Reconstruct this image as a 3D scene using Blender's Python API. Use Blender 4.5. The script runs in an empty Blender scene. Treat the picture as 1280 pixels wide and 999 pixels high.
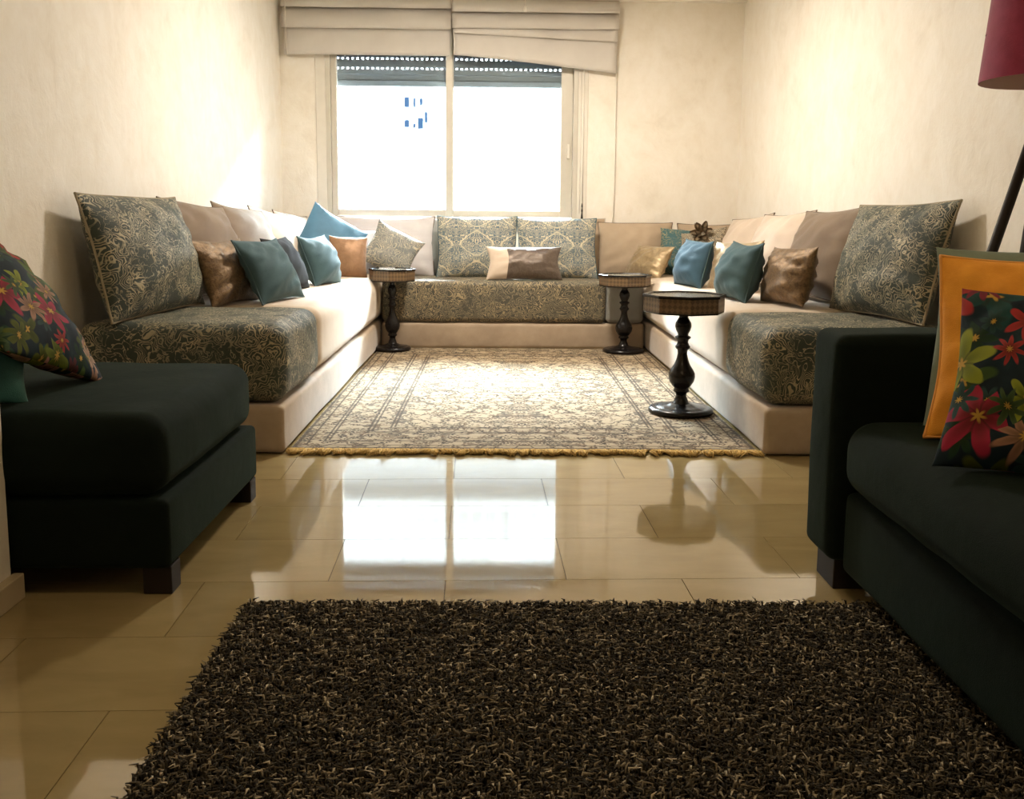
import bpy, bmesh, math, random
import numpy as np
from mathutils import Vector, Matrix
random.seed(7)
S = bpy.context.scene
COL = S.collection
R = math.radians

# ------------------------------------------------------------------ camera, sky, sun, exposure
F_PX, CX, CY = 1150.0, 640.0, 420.0
CAM_YAW, CAM_PITCH, CAM_ROLL = 0.016648, 0.129563, 0.008727
cam_d = bpy.data.cameras.new('camera'); cam = bpy.data.objects.new('camera', cam_d); COL.objects.link(cam)
fw = Vector((math.sin(CAM_YAW)*math.cos(CAM_PITCH), math.cos(CAM_YAW)*math.cos(CAM_PITCH), -math.sin(CAM_PITCH)))
rt0 = Vector((math.cos(CAM_YAW), -math.sin(CAM_YAW), 0)); up0 = rt0.cross(fw)
rt = rt0*math.cos(CAM_ROLL)+up0*math.sin(CAM_ROLL); up = up0*math.cos(CAM_ROLL)-rt0*math.sin(CAM_ROLL)
mw = Matrix((rt, up, -fw)).transposed().to_4x4(); mw.translation = Vector((0, 0, .92))
cam.matrix_world = mw
cam_d.sensor_fit = 'HORIZONTAL'; cam_d.sensor_width = 36; cam_d.lens = 36*F_PX/1280
cam_d.shift_x = (640-CX)/1280; cam_d.shift_y = -(499.5-CY)/1280
cam_d.clip_start = .05; cam_d.clip_end = 300
S.camera = cam

w = bpy.data.worlds.new('sky'); S.world = w; w.use_nodes = True
bg = w.node_tree.nodes['Background']
bg.inputs[0].default_value = (.79, .90, 1.0, 1); bg.inputs[1].default_value = 150.0

sd = bpy.data.lights.new('sun', 'SUN'); sd.energy = 12; sd.angle = R(.6); sd.color = (1, .94, .84)
sun = bpy.data.objects.new('sun', sd); COL.objects.link(sun)
sun.rotation_euler = (R(48), 0, R(-25))          # high behind the house: lights the facade across the street

pd = bpy.data.lights.new('window_portal', 'AREA'); pd.shape = 'RECTANGLE'; pd.size = 1.9; pd.size_y = 1.60
pd.cycles.is_portal = True
po = bpy.data.objects.new('window_portal', pd); COL.objects.link(po)
po.location = (-.36, 7.275, 1.64); po.rotation_euler = (R(-90), 0, 0)

S.view_settings.view_transform = 'Standard'; S.view_settings.look = 'None'
S.view_settings.gamma = 1; S.view_settings.exposure = 0.92; S.view_settings.use_curve_mapping = False
S.cycles.max_bounces = 10; S.cycles.diffuse_bounces = 7; S.cycles.sample_clamp_indirect = 12
S.cycles.use_denoising = True

# ceiling lamp over the sofas and an added foreground fill, both out of frame
CEIL = 2.56
def disk_light(name, loc, watts, col, size):
    d = bpy.data.lights.new(name, 'AREA'); d.shape = 'DISK'; d.size = size; d.energy = watts; d.color = col
    o = bpy.data.objects.new(name, d); COL.objects.link(o); o.location = loc
    return o
disk_light('ceiling_lamp_and_fill', (.12, 5.25, CEIL-.03), 46, (1, .895, .765), .35)
disk_light('ceiling_lamp_and_fill', (.3, 1.3, CEIL-.03), 6, (1, .76, .45), .5)  # no lamp here: weak warm fill added to lift the dark foreground

# ------------------------------------------------------------------ node helpers
class NB:
    def __init__(s, name):
        s.m = bpy.data.materials.new(name); s.m.use_nodes = True
        s.t = s.m.node_tree; s.b = s.t.nodes['Principled BSDF']; s.o = s.t.nodes['Material Output']
    def put(s, sock, v):
        if isinstance(v, bpy.types.NodeSocket): s.t.links.new(v, sock)
        elif v is not None:
            if isinstance(v, (tuple, list)) and sock.type == 'RGBA' and len(v) == 3: v = (*v, 1)
            sock.default_value = v
    def n(s, typ, ins=None, **props):
        x = s.t.nodes.new(typ)
        for k, v in props.items(): setattr(x, k, v)
        for k, v in (ins or {}).items(): s.put(x.inputs[k], v)
        return x
    def co(s, which='Object'): return s.n('ShaderNodeTexCoord').outputs[which]
    def m1(s, op, a, b=None, c=None, clamp=False):
        return s.n('ShaderNodeMath', {0: a, 1: b, 2: c}, operation=op, use_clamp=clamp).outputs[0]
    def v1(s, op, a, b=None):
        x = s.n('ShaderNodeVectorMath', {0: a}, operation=op)
        if op == 'SCALE': s.put(x.inputs['Scale'], b)
        elif b is not None: s.put(x.inputs[1], b)
        return x.outputs['Value' if op in ('LENGTH', 'DOT_PRODUCT') else 'Vector']
    def sep(s, v): x = s.n('ShaderNodeSeparateXYZ', {0: v}); return x.outputs
    def comb(s, x=0, y=0, z=0): return s.n('ShaderNodeCombineXYZ', {0: x, 1: y, 2: z}).outputs[0]
    def noise(s, v, scale, detail=2, rough=.5, dist=0, out='Fac'):
        return s.n('ShaderNodeTexNoise', {'Vector': v, 'Scale': scale, 'Detail': detail, 'Roughness': rough, 'Distortion': dist}).outputs[out]
    def vor(s, v, scale, feature='F1', out='Distance', rnd=1.0, dim='3D'):
        return s.n('ShaderNodeTexVoronoi', {'Vector': v, 'Scale': scale, 'Randomness': rnd}, feature=feature, voronoi_dimensions=dim).outputs[out]
    def ramp(s, f, stops, interp='LINEAR'):
        x = s.n('ShaderNodeValToRGB', {0: f}); r = x.color_ramp; r.interpolation = interp
        while len(r.elements) < len(stops): r.elements.new(.5)
        for e, (p, c) in zip(r.elements, stops):
            e.position = p; e.color = (*c, 1) if len(c) == 3 else c
        return x.outputs[0]
    def step(s, f, a, b):
        return s.n('ShaderNodeMapRange', {0: f, 1: a, 2: b, 3: 0.0, 4: 1.0}, interpolation_type='SMOOTHSTEP', clamp=True).outputs[0]
    def mix(s, f, a, b, blend='MIX'):
        x = s.n('ShaderNodeMix', data_type='RGBA', blend_type=blend)
        s.put(x.inputs[0], f); s.put(x.inputs[6], a); s.put(x.inputs[7], b)
        return x.outputs[2]
    def bump(s, h, strength=.3, dist=.01):
        x = s.n('ShaderNodeBump', {'Strength': strength, 'Distance': dist, 'Height': h}); s.put(s.b.inputs['Normal'], x.outputs[0])
    def set(s, **k):
        for a, v in k.items(): s.put(s.b.inputs[a.replace('_', ' ')], v)
        return s.m

def cloth(name, c1, c2=None, rough=.85, sheen=0., weave=900, spots=5., bump=.12, tint=None, spec=.3):
    n = NB(name); co = n.co()
    c2 = c2 or tuple(x*.82 for x in c1)
    f = n.noise(co, spots, 4, .6)
    col = n.ramp(f, [(.3, c2), (.7, c1)])
    n.set(Base_Color=col, Roughness=rough, Sheen_Weight=sheen)
    n.b.inputs['Specular IOR Level'].default_value = spec
    if tint: n.b.inputs['Sheen Tint'].default_value = (*tint, 1)
    n.b.inputs['Sheen Roughness'].default_value = .4
    h = n.m1('ADD', n.noise(co, weave, 1), n.m1('MULTIPLY', n.noise(co, 22, 3), 2.0))
    n.bump(h, bump, .006)
    return n.m

def satin(name, c1, c2, rough=.42, crush=55, metal=.35):
    n = NB(name); co = n.co()
    f = n.noise(co, crush, 5, .65, .8)
    col = n.ramp(f, [(.32, c2), (.68, c1)])
    n.set(Base_Color=col, Roughness=rough, Metallic=metal, Sheen_Weight=.15)
    n.bump(f, .35, .012)
    return n.m

def brocade(name, base, base2, gold, gold2, scale=1.0, damask=False, uv=True, amount=.5):
    n = NB(name); co = n.co('UV' if uv else 'Object')
    if damask:                                   # mirrored about the cushion's middle
        x, y, z = n.sep(co)
        x = n.m1('PINGPONG', n.m1('ADD', x, .001), .155)
        co = n.comb(x, y, z)
    wv = n.v1('SCALE', n.v1('SUBTRACT', n.noise(co, 8*scale, 2, out='Color'), (.5, .5, .5)), .10/scale)
    co2 = n.v1('ADD', co, wv)
    f = n.noise(co2, 11*scale, 1.2, .4)
    line = n.step(n.m1('SINE', n.m1('MULTIPLY', f, 95)), .32, .78)
    f2 = n.noise(n.v1('ADD', co, (3.1, 1.7, .4)), 15*scale, 2, .5, 1.6)
    vein = n.step(n.m1('ABSOLUTE', n.m1('SUBTRACT', f2, .5)), .026, .010)
    reg = n.step(n.noise(co, 5*scale, 2), .60-amount*.25, .62-amount*.18)
    k = n.m1('MAXIMUM', n.m1('MULTIPLY', line, reg), n.m1('MULTIPLY', vein, .8))
    if damask:
        u, v, _ = n.sep(co)
        og = n.m1('ADD', n.m1('COSINE', n.m1('MULTIPLY', u, 20.3)), n.m1('COSINE', n.m1('MULTIPLY', v, 27)))
        ogl = n.step(n.m1('ABSOLUTE', n.m1('SUBTRACT', n.m1('ADD', og, n.m1('MULTIPLY', f, .6)), .45)), .16, .08)
        k = n.m1('MAXIMUM', k, ogl)
    bs = n.mix(n.noise(co, 7, 3), base, base2)
    gd = n.mix(n.step(n.noise(co, 9, 2), .4, .6), gold, gold2)
    n.set(Base_Color=n.mix(k, bs, gd), Roughness=n.m1('SUBTRACT', .6, n.m1('MULTIPLY', k, .2)), Sheen_Weight=.1)
    n.b.inputs['Specular IOR Level'].default_value = .35
    n.bump(n.m1('ADD', n.m1('MULTIPLY', k, 1.5), n.noise(co, 700, 1)), .35, .004)
    return n.m

def floral(name):
    n = NB(name); co = n.co('UV')
    col = n.ramp(n.noise(co, 9, 3, .6), [(.3, (.004, .007, .012)), (.55, (.008, .02, .028)), (.75, (.02, .05, .05))])
    def layer(col, scale, off, petals, cols, size, soft, sharp=1.0):
        cols = [tuple(q*.62 for q in c_) for c_ in cols]
        c = n.v1('ADD', co, off)
        c = n.v1('ADD', c, n.v1('SCALE', n.v1('SUBTRACT', n.noise(c, 12, 2, out='Color'), (.5, .5, .5)), .03))
        pos = n.vor(c, scale, 'F1', 'Position', .85, '2D'); rc = n.vor(c, scale, 'F1', 'Color', .85, '2D')
        d = n.v1('SUBTRACT', c, pos); x, y, z = n.sep(d)
        r = n.m1('MULTIPLY', n.m1('SQRT', n.m1('ADD', n.m1('MULTIPLY', x, x), n.m1('MULTIPLY', y, y))), scale)
        rr, rg, rb = n.sep(rc)
        a = n.m1('ADD', n.m1('ARCTAN2', y, x), n.m1('MULTIPLY', rb, 6))
        pet = n.m1('ABSOLUTE', n.m1('COSINE', n.m1('MULTIPLY', a, petals/2)))
        lim = n.m1('MULTIPLY', n.m1('ADD', n.m1('MULTIPLY', n.m1('POWER', pet, sharp), .60), .40), n.m1('MULTIPLY', n.m1('ADD', n.m1('MULTIPLY', rg, .5), .6), size))
        q = n.m1('DIVIDE', r, lim)
        mask = n.step(q, 1.0, 1.0-soft)
        pc = n.ramp(rr, [(i/len(cols), c_) for i, c_ in enumerate(cols)], 'CONSTANT')
        shade = n.mix(n.step(q, .15, .95), n.mix(.5, pc, (.01, .02, .0)), pc)
        shade = n.mix(n.m1('MULTIPLY', n.step(pet, .5, .1), .55), shade, (.02, .02, .01))
        shade = n.mix(n.step(q, .22, .12), shade, (.42, .25, .04))
        return n.mix(mask, col, shade)
    col = layer(col, 7.3, (2.31, .9, 0), 4, [(.02, .07, .04), (.06, .12, .03), (.02, .09, .09), (.10, .13, .02)], .62, .2, 2.6)
    col = layer(col, 10, (.31, .7, 0), 7, [(.02, .06, .03), (.14, .17, .02), (.03, .08, .08), (.16, .03, .04), (.05, .10, .03)], .5, .25)
    col = layer(col, 6.6, (1.93, .22, 0), 6, [(.55, .05, .05), (.36, .42, .04), (.62, .30, .20), (.12, .2, .05), (.5, .03, .08), (.65, .42, .28)], .52, .12, 1.7)
    col = layer(col, 7.6, (4.37, 2.61, 0), 8, [(.20, .26, .03), (.5, .05, .05), (.08, .14, .05), (.5, .26, .16), (.03, .09, .09), (.30, .03, .06)], .44, .2, 2.2)
    n.set(Base_Color=col, Roughness=.75); n.b.inputs['Specular IOR Level'].default_value = .15
    n.bump(n.noise(co, 600, 1), .1, .003)
    return n.m

def simple(name, c, rough=.5, metal=0., spec=.5):
    n = NB(name)
    f = n.noise(n.co(), 14, 3)
    n.set(Base_Color=n.mix(f, tuple(x*.92 for x in c), tuple(min(1, x*1.06) for x in c)), Roughness=rough, Metallic=metal)
    n.b.inputs['Specular IOR Level'].default_value = spec
    return n.m

def plaster():
    n = NB('plaster'); co = n.co()
    v = n.v1('MULTIPLY', co, (1, 1, .8))
    a = n.noise(v, 3.2, 6, .65, .6); b = n.noise(v, 11, 5, .7, .4)
    col = n.ramp(n.m1('ADD', n.m1('MULTIPLY', a, .6), n.m1('MULTIPLY', b, .4)),
                 [(.30, (.75, .68, .57)), (.46, (.83, .77, .67)), (.60, (.87, .82, .735))])
    n.set(Base_Color=col, Roughness=.62); n.b.inputs['Specular IOR Level'].default_value = .3
    n.bump(n.m1('ADD', a, n.m1('MULTIPLY', b, .6)), .18, .03)
    return n.m

def tile_mat():
    n = NB('polished_tile'); co = n.co()
    rnd = n.n('ShaderNodeObjectInfo').outputs['Random']
    cc = n.v1('ADD', co, n.comb(n.m1('MULTIPLY', rnd, 9), rnd, 0))
    f = n.noise(n.v1('MULTIPLY', cc, (1, 3, 1)), 3, 6, .6, .5)
    col = n.ramp(f, [(.3, (.275, .208, .094)), (.7, (.345, .265, .125))])
    col = n.mix(n.m1('MULTIPLY', rnd, .25), col, (.26, .20, .10))
    n.set(Base_Color=col, Roughness=n.m1('ADD', .035, n.m1('MULTIPLY', n.noise(co, 40, 2), .03)), IOR=2.1)
    return n.m

def rug_mat(w_, l_):
    n = NB('persian_rug_pile'); co = n.co(); x, y, z = n.sep(co)
    ax = n.m1('ABSOLUTE', x); ay = n.m1('ABSOLUTE', y)
    d = n.m1('MINIMUM', n.m1('SUBTRACT', w_/2, ax), n.m1('SUBTRACT', l_/2, ay))
    cm = n.comb(ax, ay, 0)
    wob = n.v1('ADD', cm, n.v1('SCALE', n.v1('SUBTRACT', n.noise(cm, 14, 2, out='Color'), (.5, .5, .5)), .05))
    f = n.noise(wob, 26, 2, .5, .8)
    fl = n.step(n.vor(wob, 26), .40, .22)                         # small flower heads
    pet = n.step(n.noise(cm, 90, 1), .40, .52)
    vine = n.step(n.m1('ABSOLUTE', n.m1('SUBTRACT', n.noise(wob, 9, 1, .4), .5)), .030, .014)
    leaf = n.step(f, .55, .59)
    mot = n.m1('MAXIMUM', n.m1('MULTIPLY', n.m1('MAXIMUM', fl, leaf), pet), n.m1('MULTIPLY', vine, .75))
    big = n.step(n.m1('ABSOLUTE', n.m1('SUBTRACT', n.noise(wob, 5.5, 1), .5)), .05, .02)
    mot = n.m1('MAXIMUM', mot, n.m1('MULTIPLY', n.m1('MULTIPLY', big, pet), .8))
    lines = None
    for c, hw in ((.012, .006), (.050, .004), (.112, .004), (.128, .004), (.262, .005), (.280, .004), (.352, .004), (.368, .004)):
        l = n.step(n.m1('ABSOLUTE', n.m1('SUBTRACT', d, c)), hw*1.3, hw*.8)
        lines = l if lines is None else n.m1('MAXIMUM', lines, l)
    ground = n.ramp(d, [(0, (.31, .235, .145)), (.06, (.36, .275, .175)), (.24, (.30, .225, .14)), (.36, (.40, .31, .20))], 'CONSTANT')
    ground = n.mix(n.noise(co, 60, 3), ground, (.38, .30, .20))
    ink = n.mix(n.step(n.noise(cm, 17, 1), .45, .6), (.020, .014, .009), (.07, .036, .015))
    col = n.mix(n.m1('MULTIPLY', mot, .95), ground, ink)
    col = n.mix(n.m1('MULTIPLY', lines, .8), col, (.045, .032, .02))
    n.set(Base_Color=col, Roughness=.95, Sheen_Weight=.03)
    n.b.inputs['Specular IOR Level'].default_value = .15
    n.bump(n.m1('ADD', n.noise(co, 420, 2), n.m1('MULTIPLY', mot, -.5)), .5, .004)
    return n.m

def attr_mat(name, rough=.9):
    n = NB(name); a = n.n('ShaderNodeAttribute', attribute_name='tone').outputs['Color']
    n.set(Base_Color=a, Roughness=rough); n.b.inputs['Specular IOR Level'].default_value = .2
    return n.m

def glass_mat():
    n = NB('window_glass')
    tr = n.n('ShaderNodeBsdfTransparent', {0: (.93, .96, .95)}); gl = n.n('ShaderNodeBsdfGlossy', {'Roughness': .01})
    fr = n.n('ShaderNodeFresnel', {'IOR': 1.45})
    mx = n.n('ShaderNodeMixShader', {0: fr.outputs[0], 1: tr.outputs[0], 2: gl.outputs[0]})
    n.t.links.new(mx.outputs[0], n.o.inputs[0])
    return n.m

MT = dict(
    plaster=plaster(), tile=tile_mat(), glass=glass_mat(),
    ceiling=simple('ceiling_paint', (.88, .84, .77), .8),
    grout=simple('grout', (.10, .08, .05), .9),
    base=simple('baseboard_tile', (.50, .41, .27), .25),
    alu=simple('cream_aluminium', (.60, .555, .47), .35, .2),
    sill=simple('sill_paint', (.72, .67, .58), .5),
    shutter=simple('shutter_grey', (.16, .17, .18), .45, .2),
    linen=cloth('grey_linen', (.64, .595, .535), (.575, .53, .475), weave=500, spots=3, bump=.2),
    cord=simple('white_cord', (.75, .70, .62), .6), black=simple('black_tassel', (.01, .01, .012), .5),
    brass=simple('cord_bead', (.55, .42, .2), .3, .6),
    beige=cloth('beige_velvet', (.42, .325, .23), (.33, .25, .175), .7, .35, 700, 9, .1),
    taupe=cloth('taupe_velvet', (.20, .142, .092), (.165, .115, .075), .75, .3, 700, 7),
    sand=cloth('sand_velvet', (.40, .305, .21), (.35, .265, .18), .75, .3, 700, 7),
    cream=cloth('cream_velvet', (.56, .455, .36), (.50, .40, .31), .75, .3, 700, 7),
    lav=cloth('pale_satin', (.56, .51, .49), (.49, .44, .42), .5, .2, 700, 5),
    grey=cloth('silver_grey_satin', (.30, .29, .265), (.25, .24, .22), .45, .2, 700, 6),
    teal=cloth('teal_taffeta', (.056, .104, .116), (.043, .082, .094), .72, .08, 600, 9, .15, spec=.2),
    blue=cloth('blue_satin', (.07, .19, .30), (.055, .155, .25), .6, .15, 600, 9, spec=.45),
    bronze=satin('bronze_satin', (.24, .145, .062), (.085, .05, .022), .42, 60),
    copper=satin('copper_satin', (.30, .165, .085), (.22, .12, .06), .5, 18),
    gold=satin('gold_satin', (.42, .31, .17), (.24, .165, .08), .38, 26),
    brown=satin('brown_satin', (.125, .092, .068), (.08, .056, .04), .4, 40),
    dark=cloth('dark_brown_velvet', (.005, .0035, .003), None, .9, .0),
    mint=cloth('mint_cotton', (.22, .28, .23), None, .8, .1),
    orange=cloth('orange_velvet', (.86, .37, .038), (.70, .275, .022), .7, .3, 500, 12, .2, (1, .6, .2)),
    velvet=cloth('dark_green_velvet', (.0055, .0105, .0075), (.004, .0075, .0055), .9, .10, 500, 6, .2, (.22, .42, .30), .12),
    piping=simple('seam_cord', (.30, .25, .16), .7), brownpipe=simple('brown_seam_cord', (.12, .08, .05), .7),
    tealpipe=simple('teal_seam_cord', (.045, .09, .10), .7), lightpipe=simple('pale_seam_cord', (.5, .44, .36), .7),
    brocade=brocade('green_brocade', (.026, .038, .028), (.048, .060, .043), (.46, .39, .245), (.28, .25, .155), 1.3, amount=.7),
    brocade3=brocade('green_brocade_mattress', (.024, .036, .026), (.045, .056, .040), (.40, .335, .205), (.24, .215, .135), 1.35, uv=False, amount=.7),
    brocadeb=brocade('bronze_brocade_mattress', (.06, .056, .042), (.08, .073, .052), (.34, .265, .15), (.22, .18, .11), 1.25, uv=False, amount=1.2),
    damask=brocade('blue_gold_damask', (.075, .115, .145), (.11, .145, .16), (.58, .50, .34), (.38, .35, .26), 1.5, damask=True, amount=1.1),
    scroll=brocade('silver_gold_scroll', (.13, .15, .15), (.24, .24, .22), (.48, .42, .31), (.38, .35, .28), 1.1, amount=.9),
    tealgold=brocade('teal_gold_brocade', (.03, .085, .085), (.04, .11, .12), (.28, .24, .12), (.18, .18, .10), 1.0, amount=.2),
    floral=floral('floral_print'),
    petalcloth=simple('gold_brown_taffeta', (.30, .225, .14), .5),
    lacquer=simple('black_lacquer', (.008, .0065, .006), .25, 0, .3), wood=simple('dark_wood', (.016, .011, .008), .55, 0, .25),
    tabletop=simple('table_top_glass', (.22, .21, .17), .16),  # grey lightened to stand in for the reflected window and wall
    shade=cloth('magenta_shade', (.30, .035, .085), (.25, .028, .07), .8, .2, 500, 30),
    shadein=simple('shade_lining', (.62, .45, .40), .8),
    fringe=attr_mat('fringe_yarn'), shag=attr_mat('shag_yarn'), jute=simple('rug_backing', (.05, .045, .035), .95),
    facade=simple('white_render', (.0058, .0056, .0053), .9), facade2=simple('cream_render', (.0042, .0037, .0027), .9),
    rail=simple('iron_rail', (.0015, .0015, .0015), .6), darkpane=simple('dark_pane', (.0008, .0016, .003), .9, 0, .0),
    street=simple('street_asphalt', (.12, .12, .12), .9),
)
def inlay():
    n = NB('inlaid_apron'); co = n.co(); x, y, z = n.sep(co)
    a = n.m1('ARCTAN2', y, x)
    u = n.m1('MULTIPLY', a, 22.0); v = n.m1('MULTIPLY', z, 120.0)
    k = n.m1('MULTIPLY', n.m1('SINE', n.m1('ADD', u, v)), n.m1('SINE', n.m1('SUBTRACT', u, v)))
    col = n.ramp(n.m1('ADD', n.m1('MULTIPLY', k, .5), .5), [(.35, (.075, .042, .018)), (.6, (.17, .105, .05))])
    n.set(Base_Color=n.mix(n.m1('MULTIPLY', n.noise(co, 60, 3), .5), col, (.11, .07, .035)), Roughness=.45); n.bump(k, .2, .002)
    return n.m
MT['inlay'] = inlay()
MT['sand2'] = cloth('cream_mattress', (.55, .45, .34), (.49, .39, .29), .7, .3, 700, 9, .1)
MT['bluet'] = cloth('blue_teal_taffeta', (.045, .095, .135), (.036, .075, .11), .7, .08, 600, 9, .15, spec=.2)
MT['scroll2'] = brocade('brown_gold_scroll', (.10, .085, .06), (.16, .13, .09), (.42, .34, .22), (.30, .25, .17), 1.3, amount=.9)
MT['mintteal'] = cloth('sea_green_satin', (.05, .17, .16), (.035, .12, .115), .5, .15, 500, 10, .2)
MT['orangepipe'] = simple('orange_seam', (.70, .30, .05), .7)

# ------------------------------------------------------------------ mesh helpers
def link(name, me, mat=None, parent=None, smooth=False):
    if mat: me.materials.append(MT[mat] if isinstance(mat, str) else mat)
    if smooth:
        me.polygons.foreach_set('use_smooth', [True]*len(me.polygons))
    o = bpy.data.objects.new(name, me); COL.objects.link(o)
    if parent: o.parent = parent
    return o
def from_bm(name, bm, mat=None, parent=None, smooth=False):
    me = bpy.data.meshes.new(name); bmesh.ops.recalc_face_normals(bm, faces=bm.faces[:]); bm.to_mesh(me); bm.free()
    return link(name, me, mat, parent, smooth)
def tag(o, label=None, cat=None, group=None, kind=None):
    if label: o['label'] = label
    if cat: o['category'] = cat
    if group: o['group'] = group
    if kind: o['kind'] = kind
    return o
def empty(name, loc=(0, 0, 0), rz=0):
    o = bpy.data.objects.new(name, None); COL.objects.link(o); o.location = loc; o.rotation_euler = (0, 0, rz); o.empty_display_size = .05
    return o
def bx(bm, x0, x1, y0, y1, z0, z1, bev=0, seg=2):
    r = bmesh.ops.create_cube(bm, size=1)
    vs = r['verts']
    for v in vs: v.co = Vector(((x0+x1)/2+v.co.x*(x1-x0), (y0+y1)/2+v.co.y*(y1-y0), (z0+z1)/2+v.co.z*(z1-z0)))
    if bev:
        es = list({e for v in vs for e in v.link_edges})
        bmesh.ops.bevel(bm, geom=es, offset=bev, segments=seg, profile=.5, affect='EDGES')
def box(name, x0, x1, y0, y1, z0, z1, mat, parent=None, bev=0, seg=2, smooth=False):
    bm = bmesh.new(); bx(bm, x0, x1, y0, y1, z0, z1, bev, seg)
    return from_bm(name, bm, mat, parent, smooth)
def tube_bm(bm, pts, r, n=8, r_end=None):
    pts = [Vector(p) for p in pts]; rings = []
    for i, p in enumerate(pts):
        d = (pts[min(i+1, len(pts)-1)]-pts[max(i-1, 0)]).normalized()
        a = d.cross(Vector((0, 0, 1)) if abs(d.z) < .9 else Vector((1, 0, 0))).normalized(); b = d.cross(a)
        rr = r if r_end is None else r+(r_end-r)*i/(len(pts)-1)
        rings.append([bm.verts.new(p+a*math.cos(t)*rr+b*math.sin(t)*rr) for t in [2*math.pi*k/n for k in range(n)]])
    for q, s in zip(rings, rings[1:]):
        for k in range(n): bm.faces.new((q[k], q[(k+1) % n], s[(k+1) % n], s[k]))
    bm.faces.new(rings[0][::-1]); bm.faces.new(rings[-1])
def tube(name, pts, r, mat, parent=None, n=8, r_end=None):
    bm = bmesh.new(); tube_bm(bm, pts, r, n, r_end)
    return from_bm(name, bm, mat, parent, True)
def lathe(name, prof, mat, parent=None, n=32, smooth=True, z0=0):
    bm = bmesh.new(); rings = []
    for r, z in prof:
        rings.append([bm.verts.new((r*math.cos(2*math.pi*k/n), r*math.sin(2*math.pi*k/n), z+z0)) for k in range(n)])
    for q, s in zip(rings, rings[1:]):
        for k in range(n): bm.faces.new((q[k], q[(k+1) % n], s[(k+1) % n], s[k]))
    bm.faces.new(rings[0][::-1]); bm.faces.new(rings[-1])
    return from_bm(name, bm, mat, parent, smooth)
def soft_box(name, x0, x1, y0, y1, z0, z1, r, mat, parent=None, bulge=(0, 0, 0), seg=5, flat=8, wob=0, seed=0):
    """upholstered block: rounded edges of radius r, every face swelling by bulge"""
    c = Vector(((x0+x1)/2, (y0+y1)/2, (z0+z1)/2)); h = [(x1-x0)/2, (y1-y0)/2, (z1-z0)/2]
    r = min(r, min(h)*.98)
    def ax(k):
        a = [-h[k]+r*i/seg for i in range(seg)]
        m = max(2, flat)
        b = [-(h[k]-r)+2*(h[k]-r)*i/m for i in range(m+1)]
        return a+b+[-t for t in a[::-1]]
    A = [ax(0), ax(1), ax(2)]
    vid = {}; verts = []; faces = []
    rng = random.Random(seed); ph = [rng.random()*9 for _ in range(6)]
    def V(i, j, k):
        key = (i, j, k)
        if key in vid: return vid[key]
        p = Vector((A[0][i], A[1][j], A[2][k]))
        q = Vector([max(-(h[t]-r), min(h[t]-r, p[t])) for t in range(3)])
        d = p-q
        n_ = d.normalized()
        s = q+n_*r
        u = [max(-1, min(1, s[t]/h[t])) for t in range(3)]
        off = Vector((n_.x*bulge[0]*(1-u[1]**2)*(1-u[2]**2), n_.y*bulge[1]*(1-u[0]**2)*(1-u[2]**2), n_.z*bulge[2]*(1-u[0]**2)*(1-u[1]**2)))
        if wob:
            off += n_*wob*(math.sin(s.x*17+ph[0])*math.sin(s.y*13+ph[1])+.6*math.sin(s.y*29+s.z*21+ph[2])*math.sin(s.x*31+ph[3]))
        verts.append(c+s+off); vid[key] = len(verts)-1
        return vid[key]
    N = [len(a)-1 for a in A]
    for (a, b, cc) in ((0, 1, 2), (1, 2, 0), (2, 0, 1)):
        for side in (0, N[cc]):
            for i in range(N[a]):
                for j in range(N[b]):
                    q = []
                    for di, dj in ((0, 0), (1, 0), (1, 1), (0, 1)):
                        idx = [0, 0, 0]; idx[a] = i+di; idx[b] = j+dj; idx[cc] = side
                        q.append(V(*idx))
                    faces.append(q if side else q[::-1])
    me = bpy.data.meshes.new(name); me.from_pydata(verts, [], faces)
    return link(name, me, mat, parent, True)

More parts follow.
